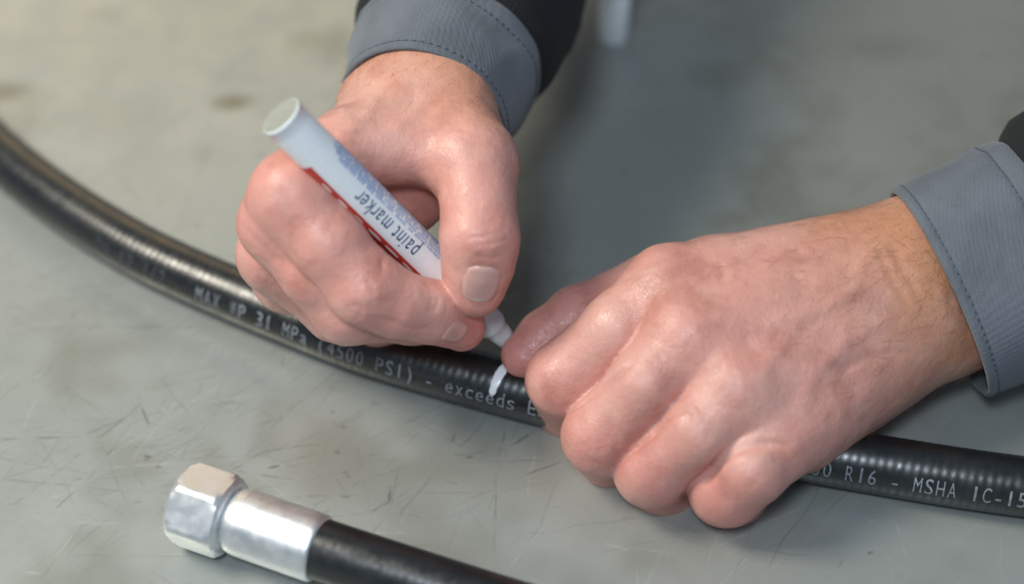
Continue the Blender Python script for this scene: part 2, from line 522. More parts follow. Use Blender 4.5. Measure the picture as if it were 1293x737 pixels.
# flat lettering helper: each glyph as a small sheet, cut so that it can be bent round a barrel
_gl = {}
def glyph(ch):
    if ch in _gl:
        return _gl[ch]
    cu = bpy.data.curves.new('g', 'FONT')
    cu.body = ch
    cu.size = 1.0
    cu.resolution_u = 3
    o = bpy.data.objects.new('g', cu)
    COL.objects.link(o)
    dg = bpy.context.evaluated_depsgraph_get()
    me = o.evaluated_get(dg).to_mesh()
    bm = bmesh.new(); bm.from_mesh(me)
    o.evaluated_get(dg).to_mesh_clear()
    bpy.data.objects.remove(o)
    bpy.data.curves.remove(cu)
    for k in range(1, 12):
        bmesh.ops.bisect_plane(bm, geom=bm.verts[:] + bm.edges[:] + bm.faces[:], plane_co=(0, -0.3 + k * 0.1, 0), plane_no=(0, 1, 0))
    for k in range(1, 8):
        bmesh.ops.bisect_plane(bm, geom=bm.verts[:] + bm.edges[:] + bm.faces[:], plane_co=(k * 0.1, 0, 0), plane_no=(1, 0, 0))
    bm.verts.ensure_lookup_table()
    v = np.array([q.co[:2] for q in bm.verts])
    f = [tuple(q.index for q in fa.verts) for fa in bm.faces]
    bm.free()
    x0, x1 = v[:, 0].min(), v[:, 0].max()
    v[:, 0] -= (x0 + x1) / 2
    _gl[ch] = (v, f, x1 - x0)
    return _gl[ch]

def hose_print(path, text, s_first, pitch, ang0, cap, parent, name='printed_lettering', mat='print'):
    V, F = [], []
    for i, ch in enumerate(text):
        if ch == ' ':
            continue
        v, f, wd = glyph(ch)
        sc = cap / 0.72
        sx = sc if ch in '()-1/"I.' else min(1.35, 0.62 * pitch / (wd * sc) * 1.15) * sc
        b = len(V)
        for x, y in v:
            s = s_first + i * pitch + x * sx
            a = ang0 - (y * sc - cap / 2) / HR
            V.append(path.point(s, a, HR + 0.19))
        F += [tuple(b + k for k in q) for q in f]
    return mesh_obj(name, V, F, M[mat], parent, smooth=True)

# the long hose across the bench
hose_line = [(-261.0, 148.2), (-221.4, 98.5), (-190.0, 62.7), (-163.5, 36.9), (-135.0, 14.1), (-114.0, 0.5), (-92.4, -11.9), (-65.8, -26.2), (-43.9, -37.2), (-12.1, -49.7), (15.8, -59.4), (64.0, -73.9), (110.5, -85.0), (159.0, -94.9), (203.8, -100.5)]
pathA = Path([mm(x, y, HR) for x, y in hose_line])
hoseA = empty('hydraulic_hose', pathA.frame(pathA.L / 2)[0] * np.array((1, 1, 0)),
              'long black hydraulic hose with printed lettering lying under both hands', 'hose')
hose_tube(pathA, 0, pathA.L, 'rubber_cover', hoseA)
sB = pathA.s_at(mm(-61.99, -35.01, 9.40)); sE = pathA.s_at(mm(7.30, -62.45, 9.40))
pitch = (sE - sB) / 21
TANG = math.radians(67)
hose_print(pathA, 'MAX WP 31 MPa (4500 PSI) - exceeds EN', sB - 14 * pitch, pitch, TANG, 5.3, hoseA)
hose_print(pathA, 'DN 12 1/2 -', sB - 26.5 * pitch, pitch, TANG, 5.3, hoseA, mat='worn_print')
sR = pathA.s_at(mm(105.97, -89.51, 9.40))
hose_print(pathA, 'SAE 100 R16 - MSHA IC-152', sR - 8 * pitch, pitch * 0.99, TANG, 5.3, hoseA)
# freshly drawn white mark across the hose
s0 = pathA.s_at(mm(-2.72, -53.85, 9.40))
nu, nv = 34, 9
V = []
rng = random.Random(4)
for i in range(nu):
    f = i / (nu - 1)
    a = math.radians(-22 + 86 * f)
    half = 1.5 * (0.72 + 0.35 * math.sin(math.pi * min(1, f * 1.15))) * (1.0 if f < 0.9 else math.sqrt(max(0.04, 1 - ((f - 0.9) / 0.1) ** 2)))
    half *= 1 + 0.12 * mnoise.noise(Vector((f * 9, 1.3, 0)))
    cen = s0 + 2.2 * (1 - f) ** 1.6 - 1.2
    for j in range(nv):
        g = -1 + 2 * j / (nv - 1)
        edge = 0.22 * mnoise.noise(Vector((f * 25, g * 3, 5)))
        h = 0.06 + 0.13 * (1 - g ** 4) + 0.05 * mnoise.noise(Vector((f * 14, g * 2, 9)))
        if i in (0, nu - 1):
            h = 0.05
        V.append(pathA.point(cen + g * half + edge, a, HR + h))
mesh_obj('paint_mark', V, grid_faces(nu, nv), M['white_paint'], hoseA, label='fresh white painted line across the hose')

# the shorter hose end with its steel fitting
fer_a = mm(-83.04, -110.96, 12.90)
fer_b = mm(-57.26, -121.71, 12.90)
axB = nrm(fer_b - fer_a)
hoseB = empty('hose_assembly', fer_a * np.array((1, 1, 0)), 'black hose end with silver crimped ferrule and hex nut lying on the bench', 'hose')
end1 = mm(-29.64, -131.94, 11.80); end2 = mm(3.13, -143.09, 10.00); end3 = mm(48.49, -158.27, 9.40); end4 = mm(90.41, -168.32, 9.40)
pathB = Path([fer_a, fer_b, end1, end2, end3, end4])
# ferrule: crimped sleeve with rounded shoulders and faint crimp flats
LF = float(np.linalg.norm(fer_b - fer_a))
t, u, w = frame(axB, (0, 0, 1))
prof = [(-3.0, 7.0), (-2.2, 8.6), (-1.0, 9.7), (0.6, 10.25), (2.5, 10.45)] + [(2.5 + (LF - 4.5) * k / 110, 10.45) for k in range(1, 111)] + [(LF - 1.2, 10.4), (LF - 0.4, 10.1), (LF, 9.6), (LF, 8.9)]
seg = 96
V = []
for s_, r_ in prof:
    for k in range(seg):
        a = 2 * math.pi * k / seg
        flat = 0.16 * (abs(math.cos(4 * a)) - 0.6) * min(1, max(0, s_ / 4))
        ring = 0.014 * math.sin(s_ * 5.0) if 2 < s_ < LF - 2 else 0
        V.append(fer_a + t * s_ + (u * math.cos(a) + w * math.sin(a)) * (r_ + flat + ring))
mesh_obj('ferrule', V, grid_faces(len(prof), seg, closed_v=True), M['steel'], hoseB, label='silver crimped ferrule')
sF = pathB.s_at(fer_b)
hose_tube(pathB, sF - 2.0, pathB.L, 'rubber_cover', hoseB, amp=0.008)
# hex nut with chamfered corners, hollow at the far end
AF = 12.0
Ln = 17.5
n0 = fer_a - axB * (Ln + 2.2)
seg = 120
def hexr(a, k):
    a = (a + math.radians(12) + math.pi / 6) % (math.pi / 3) - math.pi / 6      # held a little turned by the hose
    return min(AF / math.cos(a), k)
prof = [(0.0, 7.2), (0.0, 10.9), (0.5, 11.6), (1.4, 12.5), (2.6, 13.3), (4.0, 13.55)] + [(4 + (Ln - 7.5) * k / 6, 13.55) for k in range(1, 7)] + [(Ln - 2.2, 13.3), (Ln - 1.0, 12.4), (Ln - 0.3, 11.5), (Ln, 10.8), (Ln, 7.0)]
V = []
for s_, k_ in prof:
    for k in range(seg):
        a = 2 * math.pi * k / seg
        V.append(n0 + t * s_ + (u * math.cos(a) + w * math.sin(a)) * hexr(a, k_))
nut = mesh_obj('hex_nut', V, grid_faces(len(prof), seg, closed_v=True), M['steel'], hoseB, label='bright hexagonal swivel nut')
nut.data.set_sharp_from_angle(angle=math.radians(22))
vs, fs = lathe([(-12, 7.0), (4, 7.0)], fer_a, axB, seg=32)
fs.append(tuple(range(32)))
mesh_obj('stem', vs, fs, M['steel'], hoseB)

# white marker cap standing behind the hands
cb = mm(41.00, 144.83, 0.00)
vs, fs = lathe([(0, 4.6), (0.05, 5.2), (0.5, 5.7), (2, 6.0), (40, 6.5), (40, 5.6), (6, 5.0)], cb, (0, 0, 1), ref=(1, 0, 0), seg=40)
fs.append(tuple(range(40))[::-1])
fs.append(tuple(range(6 * 40, 7 * 40)))
capo = empty('marker_cap', cb, 'white plastic marker cap standing upright on the bench behind the hands', 'cap')
mesh_obj('shell', vs, fs, M['cap'], capo)
V = []
for i in range(12):
    f = i / 11
    for (x, y) in ((-1.2, 6.4), (1.2, 6.4), (1.2, 7.9), (-1.2, 7.9)):
        V.append(cb + np.array((x, y, 8 + 30 * f)))
F = grid_faces(12, 4, closed_v=True) + [(0, 1, 2, 3), (47, 46, 45, 44)]
mesh_obj('clip', V, F, M['cap'], capo, smooth=False)

# ------------------------------------------------------------------ the paint marker
tip = mm(2.19, -46.99, 19.48)
tail = mm(-67.12, -43.80, 116.01)
PA = nrm(tail - tip)                      # from nib to tail
PL = float(np.linalg.norm(tail - tip))
BR = 6.7
marker = empty('paint_marker', tip, 'white paint marker with red band and navy lettering held over the hose', 'marker')
toc = nrm((0.18, -0.70, 0.69))          # up and towards the bench front: the printed side
pt, pu, pw = frame(PA, toc)               # pu: side facing the lens; pw = PA x pu
def barrel_r(s):
    return float(np.interp(s, [26, 30, 34, PL], [5.6, 6.9, BR, BR]))
prof = [(25.5, 4.6), (26, 5.6), (28, 6.35), (30, 6.9), (32, 7.2), (34.5, BR)] + [(34.5 + (PL - 1.0 - 34.5) * k / 20, BR) for k in range(1, 21)] + [(PL - 0.9, BR + 0.12), (PL - 0.15, BR - 0.12), (PL - 0.02, BR - 0.24), (PL - 0.3, BR - 0.4), (PL - 9, BR - 0.8)]
vs, fs = lathe(prof, tip, PA, ref=toc, seg=64)
mesh_obj('barrel', vs, fs, M['barrel'], marker)
vs, fs = lathe([(PL - 0.25, 0.01), (PL - 0.2, 2.0), (PL - 0.12, BR - 1.6), (PL + 0.02, BR - 0.9), (PL + 0.02, BR - 0.35), (PL - 0.1, BR - 0.27), (PL - 6, BR - 0.9)], tip, PA, ref=toc, seg=48)
mesh_obj('end_plug', vs, fs, M['plug'], marker, label='grey recessed end plug')
# collar and nib
vs, fs = lathe([(26.4, 5.3), (24.5, 5.35), (20, 5.2), (17.5, 4.9), (15.5, 5.0), (14, 4.5), (13.2, 3.9), (11, 3.75), (9, 3.5), (5.5, 3.0), (4.8, 2.2), (4.6, 1.6)], tip, PA, ref=toc, seg=40)
fs.append(tuple(range(11 * 40, 12 * 40)))
mesh_obj('collar', vs, [f[::-1] for f in fs], M['nib_holder'], marker)
vs, fs = lathe([(6, 1.5), (2, 1.5), (0.8, 1.3), (0.2, 0.8), (0.0, 0.05)], tip, PA, ref=toc, seg=24)
mesh_obj('nib', vs, [f[::-1] for f in fs], M['white_paint'], marker)
def on_barrel(s, a, lift):
    """a: angle from the lens-facing side, positive towards the upper right edge"""
    return tip + pt * s + (pu * math.cos(a) + SIGN * pw * math.sin(a)) * (barrel_r(s) + lift)
# which way round is the upper right edge?
SIGN = 1.0 if np.dot(pw, np.array((1, R2, R2))) > 0 else -1.0
# red band
ns, na = 60, 14
V = []
for i in range(ns):
    s = 33 + (PL - 16 - 33) * i / (ns - 1)
    for j in range(na):
        a = math.radians(-118 + 71 * j / (na - 1))
        V.append(on_barrel(s, a, 0.04))
mesh_obj('red_band', V, grid_faces(ns, na), M['red'], marker)
# white marks in the red band
V, F = [], []
rng = random.Random(7)
s = 52.0
while s < PL - 24:
    ln = rng.uniform(4.0, 7.5)
    b = len(V)
    for i in range(6):
        for j in range(4):
            e = 0.6 * math.sin(math.pi * i / 5)
            V.append(on_barrel(s + ln * i / 5, math.radians(-64 + (5 + 7 * e) * j / 3 - 4 * e), 0.09))
    F += grid_faces(6, 4, base=b)
    s += ln + rng.uniform(2.0, 4.5)
mesh_obj('white_band_print', V, F, M['ink'], marker)
# the words along the barrel
V, F = [], []
sc = 6.9
txt = 'paint marker'
adv = {'p': .56, 'a': .52, 'i': .25, 'n': .56, 't': .34, ' ': .28, 'm': .86, 'r': .38, 'k': .52, 'e': .55}
x = 0.0
PS0 = 0.485 * PL
sc = 0.245 * PL / 0.92 / (sum(adv[c] for c in txt) + 0.03 * len(txt))
for ch in txt:
    wdt = adv[ch]
    if ch != ' ':
        v, f, wd = glyph(ch)
        b = len(V)
        for gx, gy in v:
            s = PS0 + (x + wdt / 2 + gx) * sc * 0.92
            a = math.radians(-9) - (gy - 0.25) * sc * 1.45 / BR
            V.append(on_barrel(s, a, 0.09))
        F += [tuple(b + k for k in q) for q in f]
    x += wdt + 0.03
mesh_obj('navy_lettering', V, F, M['navy'], marker)
# unreadable small print in rows
V, F = [], []
rng = random.Random(11)
for row, (a0, s_lo, s_hi) in enumerate([(22, 40, PL - 20), (32, 36, PL - 19), (42, 36, PL - 17), (52, 38, PL - 17), (62, 38, PL - 18), (72, 40, PL - 18)]):
    s = s_lo
    while s < s_hi:
        wl = rng.uniform(2.2, 6.0)
        e = min(s + wl, s_hi)
        q = s
        dense = s > 0.66 * PL
        while q < e:
            lw = rng.uniform(0.35, 0.6) if not dense else 0.8
            hh = rng.uniform(3.0, 4.6) if not dense else 6.0
            b = len(V)
            dy = rng.uniform(-0.8, 0.8)
            for (ss, aa) in ((q, a0 - hh + dy), (q + lw, a0 - hh + dy), (q + lw, a0 + hh + dy), (q, a0 + hh + dy)):
                V.append(on_barrel(ss, math.radians(aa), 0.09))
            F.append((b, b + 1, b + 2, b + 3))
            q += lw + rng.uniform(0.15, 0.4)
        s = e + rng.uniform(0.8, 1.6)
mesh_obj('small_print', V, F, M['fine'], marker, smooth=False)

# ------------------------------------------------------------------ hands: one continuous surface grown from joints
def smin(a, b, k):
    h = np.maximum(k - np.abs(a - b), 0) / k
    return np.minimum(a, b) - h * h * h * k / 6.0

def cone(P, a, b, r1, r2):
    ba = b - a
    pa = P - a
    t = np.clip((pa @ ba) / (ba @ ba), 0, 1)
    q = pa - t[:, None] * ba
    return np.sqrt((q * q).sum(1)) - (r1 + (r2 - r1) * t)

class Hand:
    def __init__(self):
        self.palm, self.fingers, self.extra, self.carve = [], [], [], []
        self.kf, self.kff = 9.0, 0.9
    def sdf(self, P):
        P = P.astype(np.float32)
        d = None
        for a, b, r1, r2, k in self.palm:
            e = cone(P, a, b, r1, r2)
            d = e if d is None else smin(d, e, k)
        f = None
        for ch in self.fingers:
            g = None
            for (p, r, *kk), (q, r2, *_) in zip(ch[:-1], ch[1:]):
                e = cone(P, p, q, r, r2)
                g = e if g is None else smin(g, e, 5.0)
            f = g if f is None else smin(f, g, self.kff)
        d = smin(d, f, self.kf)
        for a, b, r1, r2, k in self.extra:
            d = smin(d, cone(P, a, b, r1, r2), k)
        for a, b, r1, r2, k in self.carve:
            d = -smin(-d, cone(P, a, b, r1, r2), k)
        return d
    def mesh(self, h=0.8):
        pts = [q for a, b, r1, r2, k in self.palm for q in (a, b)] + [p[0] for ch in self.fingers for p in ch]
        pts = np.array(pts)
        lo = pts.min(0) - 30; hi = pts.max(0) + 30
        B = 5
        H = h * B
        n = np.ceil((hi - lo) / H).astype(int)
        gc = [lo[k] + H * (np.arange(n[k]) + 0.5) for k in range(3)]
        G = np.stack(np.meshgrid(*gc, indexing='ij'), -1).reshape(-1, 3)
        dc = np.concatenate([self.sdf(g) for g in np.array_split(G, max(1, len(G) // 200000))]).reshape(n)
        near = np.abs(dc) < H * 2.2
        vol = np.repeat(np.repeat(np.repeat(dc, B, 0), B, 1), B, 2).astype(np.float32)
        nz = np.repeat(np.repeat(np.repeat(near, B, 0), B, 1), B, 2)
        I = np.argwhere(nz)
        org = lo + 0.5 * h
        X = org + I * h
        vol[nz] = np.concatenate([self.sdf(g) for g in np.array_split(X, max(1, len(X) // 200000))])
        return self.nets(vol, org, h)
    def nets(self, vol, org, h):
        ins = vol < 0
        c = ins[:-1, :-1, :-1].astype(np.int8)
        tot = np.zeros_like(c)
        for i in (0, 1):
            for j in (0, 1):
                for k in (0, 1):
                    tot += ins[i:ins.shape[0] - 1 + i, j:ins.shape[1] - 1 + j, k:ins.shape[2] - 1 + k]
        act = (tot > 0) & (tot < 8)
        idx = np.argwhere(act)
        vid = -np.ones(act.shape, np.int64)
        vid[act] = np.arange(len(idx))
        # grid-point order of argwhere equals boolean indexing order
        acc = np.zeros((len(idx), 3)); cnt = np.zeros(len(idx))
        cor = [(i, j, k) for i in (0, 1) for j in (0, 1) for k in (0, 1)]
        val = {q: vol[idx[:, 0] + q[0], idx[:, 1] + q[1], idx[:, 2] + q[2]] for q in cor}
        for a in cor:
            for ax in range(3):
                if a[ax] == 0:
                    b = list(a); b[ax] = 1; b = tuple(b)
                    va, vb = val[a], val[b]
                    m = (va < 0) != (vb < 0)
                    t = np.where(m, va / np.where(m, va - vb, 1), 0)
                    p = np.array(a, float)[None, :] + np.zeros((len(idx), 3))
                    p[:, ax] += t
                    acc[m] += p[m]; cnt[m] += 1
        V = org + (idx + acc / cnt[:, None]) * h
        F = []
        for ax in range(3):
            sl0 = [slice(None)] * 3; sl1 = [slice(None)] * 3
            sl0[ax] = slice(0, -1); sl1[ax] = slice(1, None)
            a = ins[tuple(sl0)]; b = ins[tuple(sl1)]
            E = np.argwhere(a != b)
            o1, o2 = (ax + 1) % 3, (ax + 2) % 3
            ok = (E[:, o1] > 0) & (E[:, o2] > 0) & (E[:, o1] < act.shape[o1]) & (E[:, o2] < act.shape[o2])
            E = E[ok]
            fl = a[tuple(E.T)]
            def cell(d1, d2):
                q = E.copy(); q[:, o1] += d1; q[:, o2] += d2
                return vid[tuple(q.T)]
            q = np.stack([cell(-1, -1), cell(0, -1), cell(0, 0), cell(-1, 0)], 1)
            q[~fl] = q[~fl][:, ::-1]
            F.append(q)
        F = np.vstack(F)
        F = F[(F >= 0).all(1)]
        for _ in range(3):
            d = self.sdf(V)
            g = self.grad(V)
            V = V - np.clip(d, -h, h)[:, None] * g * 0.9
        return V, F
    def grad(self, V, e=0.25):
        g = np.stack([self.sdf(V + np.eye(3)[k] * e) - self.sdf(V - np.eye(3)[k] * e) for k in range(3)], 1)
        return g / np.maximum(np.linalg.norm(g, axis=1), 1e-6)[:, None]
    def cast(self, p, d, far=40.0):
        """march from p along d to the skin"""
        p = np.array(p, float); t = 0.0
        for _ in range(60):
            q = self.sdf((p + d * t)[None, :])[0]
            t += q * 0.8
            if abs(q) < 0.02 or t > far:
                break
        return p + d * t

def finish_hand(H, name, parent, creases, tan_at, tan_dir, reds, label, nails=(), lines=()):
    V, F = H.mesh(0.8)
    N = H.grad(V)
    disp = 0.55 * vnoise(V, 1 / 11.0, 1) + 0.28 * vnoise(V, 1 / 4.5, 2) + 0.12 * vnoise(V, 1 / 2.0, 3)
    for (p0, t, l, A, wdt, L, R) in creases:
        d = V - p0
        near = np.exp(-(np.linalg.norm(d, axis=1) / R) ** 4)
        s = d @ t + 0.9 * vnoise(V, 1 / 5.0, 5)
        lat = d @ l
        disp -= A * np.exp(-(s / wdt) ** 2) * np.exp(-(lat / L) ** 4) * near
    for pts, dep, wd in lines:                      # folds (dep > 0) and veins (dep < 0) drawn along the skin
        best = np.full(len(V), 1e9)
        tot = len(pts) - 1
        fade = np.zeros(len(V))
        for i in range(tot):
            a, b = pts[i], pts[i + 1]
            ba = b - a
            h = np.clip(((V - a) @ ba) / (ba @ ba), 0, 1)
            d = np.linalg.norm(V - a - h[:, None] * ba, axis=1)
            m = d < best
            best[m] = d[m]
            fade[m] = (i + h[m]) / tot
        k = np.clip(np.minimum(fade, 1 - fade) * 5 + 0.15, 0, 1)
        disp -= dep * k * np.exp(-(best / wd) ** 2)
    V2 = V + N * disp[:, None]
    o = mesh_obj(name, V2, F, M['skin'], parent, label=label)
    me = o.data
    tan = np.clip(((V - tan_at) @ tan_dir) / 38.0 + 0.5 + 0.5 * vnoise(V, 1 / 14.0, 8), 0, 1)
    red = np.zeros(len(V))
    for p, r, k in reds:
        red = np.maximum(red, k * np.exp(-(np.linalg.norm(V - p, axis=1) / r) ** 2))
    for nme, arr in (('tan', tan), ('red', np.clip(red, 0, 1))):
        at_ = me.attributes.new(nme, 'FLOAT', 'POINT')
        at_.data.foreach_set('value', arr.astype(np.float32))
    for (c, n, t, wd, ln) in nails:
        t_, n_, l_ = frame(t, n)
        gv = []
        nu, nv = 18, 15
        for i in range(nu):
            a = -1 + 2 * i / (nu - 1)
            for j in range(nv):
                b = -1 + 2 * j / (nv - 1)
                # square patch to rounded nail outline
                kx = b * math.sqrt(max(0, 1 - 0.40 * a * a))
                ky = a * math.sqrt(max(0, 1 - 0.40 * b * b))
                st = c + t_ * ky * ln / 2 + l_ * kx * wd / 2 + n_ * 14
                q = H.cast(st, -n_)
                e = max(abs(a), abs(b))
                lift = 0.30 - 0.9 * max(0, e - 0.84) / 0.16
                if a > 0.8 and abs(b) < 0.8:
                    lift = max(lift, 0.25 - 0.9 * max(0, e - 0.95) / 0.05)
                gv.append(q + n_ * lift)
        no = mesh_obj('fingernail', gv, grid_faces(nu, nv), M['nail'], o)
        na_ = no.data.attributes.new('tipness', 'FLOAT', 'POINT')
        na_.data.foreach_set('value', np.repeat(np.linspace(-1, 1, nu), nv).astype(np.float32))
    return o, V2, N

def fold(q, seed):
    v = Vector((q[0], q[1], q[2]))
    r = 1 - 2 * abs(mnoise.noise(v * 0.05 + Vector((seed, 7, 0))))
    return mnoise.noise(v * 0.028 + Vector((seed, 0, 0))) + 0.4 * mnoise.noise(v * 0.08 + Vector((seed, 3, 0))) + 0.18 * max(0, r - 0.55) / 0.45

def sleeve_tube(rim_c, axis, ref, rings, seg=96, wave=0.0, seed=0, join=None):
    """rings: (distance, half width along ref, half width across)"""
    t, u, w = frame(axis, ref)
    V = []
    for s, a, b in rings:
        for k in range(seg):
            th = 2 * math.pi * k / seg
            q = rim_c + t * s + u * a * math.cos(th) + w * b * math.sin(th)
            if wave:
                nz = fold(q, seed)
                amt = nz * wave * min(1.0, 0.15 + abs(s) / 25)
                if join is not None:                 # start with the cuff's own folds
                    blend = min(1.0, max(0.0, (s - join[0]) / 25))
                    amt = blend * amt + (1 - blend) * 2.6 * fold(q, join[1]) * min(1.0, 0.15 + abs(s) / 25)
                q = q + (u * math.cos(th) + w * math.sin(th)) * amt
            V.append(q)
    return V, grid_faces(len(rings), seg, closed_v=True)

person = empty('person', (120, 420, 0), 'person in a dark jacket with slate cuffs holding a hose and drawing on it', 'person')

# ---- pen hand -----------------------------------------------------------------
A = Hand()
axA = camdir(0.25, 0.70, -0.66)
rA = mm(-21.56, 7.71, 82.67); uA = mm(-41.77, 15.64, 73.62)
A.palm = [
    (rA, rA + axA * 75, 15, 17, 14), (uA, uA + axA * 75, 15, 17, 14),
    (mm(-31.92, 10.06, 80.77), mm(-31.92, 10.06, 80.77) + axA * 75, 16.5, 18, 14),
    (mm(-37.06, -1.92, 80.10), mm(-66.17, -45.55, 87.39), 14, 11.2, 14),        # index metacarpal
    (mm(-40.13, 2.45, 73.16), mm(-71.23, -44.60, 74.19), 14, 11.2, 12),
    (mm(-41.96, 5.85, 65.25), mm(-74.50, -38.46, 54.88), 14, 11, 10),
    (mm(-42.51, 9.19, 57.27), mm(-72.95, -32.00, 38.71), 13, 10, 10),
    (mm(-37.94, 3.41, 65.63), mm(-59.43, -33.45, 54.24), 17, 15, 12),          # palm
    (mm(-23.23, -1.28, 77.92), mm(-11.88, -26.14, 82.76), 15, 12.3, 14),        # thumb metacarpal
    (mm(-28.40, 2.97, 79.34), mm(-35.19, -14.58, 81.59), 15, 10, 14),          # back of the hand between them
    (mm(-50.30, -25.13, 88.00), mm(-21.26, -22.71, 83.35), 9, 9, 14),            # web edge
    (mm(-24.74, -6.98, 63.73), mm(-49.88, -25.51, 53.69), 14, 14, 10),          # muscle behind the web
    (mm(-51.71, -31.35, 59.16), mm(-36.81, -39.67, 48.02), 12, 11, 8),
]
thumbA = [(mm(-18.78, -6.14, 78.71), 14), (mm(-11.88, -26.48, 82.41), 12.3), (mm(-10.28, -39.98, 78.81), 10.9), (mm(-9.76, -49.14, 72.49), 11.7), (mm(-10.30, -52.44, 64.94), 10.6), (mm(-11.59, -54.57, 57.16), 9.8)]
indexA = [(mm(-66.53, -45.14, 86.38), 11.4), (mm(-55.34, -55.75, 75.78), 11.0), (mm(-44.15, -62.88, 64.40), 11.4), (mm(-35.31, -63.45, 58.17), 10.0), (mm(-25.70, -60.79, 52.35), 9.4), (mm(-15.77, -56.43, 41.15), 7.8)]
midA = [(mm(-71.23, -44.60, 74.19), 11.4), (mm(-59.62, -54.86, 63.93), 10.8), (mm(-50.88, -59.23, 52.50), 11.0), (mm(-31.79, -49.08, 38.60), 8.8), (mm(-16.99, -43.18, 30.35), 7.8)]
ringA = [(mm(-74.50, -38.46, 54.88), 11), (mm(-56.04, -44.50, 37.52), 10.4), (mm(-43.40, -34.46, 22.11), 8.8), (mm(-28.04, -30.84, 17.25), 7.6)]
pinkA = [(mm(-72.95, -32.00, 38.71), 10), (mm(-57.55, -31.44, 27.95), 9), (mm(-46.84, -24.92, 16.10), 8), (mm(-36.40, -24.32, 12.45), 7)]
A.fingers = [thumbA, indexA, midA, ringA, pinkA]
A.kf = 10

# ---- holding hand -------------------------------------------------------------
B = Hand()
axB_ = camdir(0.909, 0.417, 0.03)
rB = mm(132.51, -27.64, 45.90); uB = mm(140.23, -45.99, 31.79)
B.palm = [
    (rB, rB + axB_ * 80, 19, 23, 14), (uB, uB + axB_ * 80, 17.5, 21, 14),
    (mm(122.32, -31.98, 50.05), mm(48.46, -48.01, 50.99), 15, 12, 12),
    (mm(122.33, -41.98, 48.53), mm(53.67, -67.86, 49.52), 15, 12.5, 12),
    (mm(124.84, -48.71, 41.80), mm(68.57, -83.20, 41.25), 15, 12, 12),
    (mm(127.78, -52.99, 34.69), mm(81.59, -92.77, 28.86), 15, 11.5, 12),
    (mm(117.83, -34.57, 24.83), mm(64.46, -49.95, 27.83), 20, 16, 14),
    (mm(113.19, -47.40, 17.65), mm(78.78, -70.76, 16.92), 20, 15, 14),
    (mm(119.13, -52.65, 25.14), mm(90.59, -80.96, 18.04), 17, 12, 14),
    (mm(112.64, -23.54, 35.85), mm(65.22, -31.49, 36.40), 18, 14, 12),
    (mm(121.49, -37.89, 49.79), mm(53.05, -56.42, 48.24), 13, 11.0, 14), (mm(123.38, -46.23, 45.70), mm(62.15, -73.85, 43.53), 13, 11.0, 14), (mm(126.31, -51.02, 38.07), mm(75.83, -85.99, 32.80), 13, 10.5, 14),
    (mm(50.09, -56.07, 48.58), mm(43.35, -60.61, 41.22), 10, 7.5, 9), (mm(61.42, -74.37, 43.01), mm(55.32, -79.03, 35.53), 10, 7.5, 9), (mm(73.41, -86.16, 32.63), mm(69.30, -88.79, 27.17), 9, 7, 9),
]
indexB = [(mm(48.46, -48.01, 50.99), 12), (mm(32.92, -59.55, 43.69), 10.8), (mm(16.35, -65.99, 27.35), 11.6), (mm(17.74, -57.94, 4.29), 9.5), (mm(28.93, -48.84, -12.07), 8)]
midB = [(mm(53.67, -67.86, 49.52), 12.5), (mm(40.68, -79.99, 40.21), 10.9), (mm(27.84, -85.22, 22.26), 12.0), (mm(32.07, -75.89, -2.35), 9.5), (mm(45.67, -65.27, -17.19), 8)]
ringB = [(mm(68.57, -83.20, 41.25), 12), (mm(55.88, -93.34, 33.94), 10.4), (mm(42.99, -95.07, 18.07), 11.4), (mm(49.29, -87.62, -2.77), 9), (mm(61.77, -76.25, -14.03), 8)]
pinkB = [(mm(81.15, -92.15, 26.64), 10.4), (mm(72.26, -102.10, 26.59), 10.4), (mm(65.54, -101.27, 16.11), 11.2), (mm(70.75, -92.82, 0.52), 8.6), (mm(78.58, -83.48, -7.11), 7.5)]
thumbB = [(mm(65.43, -29.15, 35.90), 13), (mm(46.07, -31.34, 33.71), 11), (mm(20.90, -41.07, 29.64), 9.6), (mm(11.12, -46.98, 26.56), 8.6), (mm(3.69, -53.36, 24.42), 7.2)]
B.fingers = [indexB, midB, ringB, pinkB, thumbB]
B.kf = 6.5

def chain_creases(ch, i, n, A_, off, L=8, spread=None, R=14):
    """creases over joint i of a finger chain on the side n"""
    p = np.array(ch[i][0]); r = ch[i][1]
    t = nrm(np.array(ch[i + 1][0]) - np.array(ch[i - 1][0]))
    t, n_, l = frame(t, n)
    return [(p + n_ * r + t * o, t, l, A_ * k, 0.75, L, R) for o, k in off]

tocam = camdir(0, 0, 1)
K = [(-3.2, .6), (-1.4, 1.0), (0.4, .9), (2.2, .7)]
crA = chain_creases(indexA, 4, tocam, 0.3, [(-1.2, 1), (.6, .8)], 6)
crB = []
for ch in (indexB, midB, ringB, pinkB):
    crB += chain_creases(ch, 2, camdir(-0.3, 0.3, 1), 0.14, K, 7, R=12)
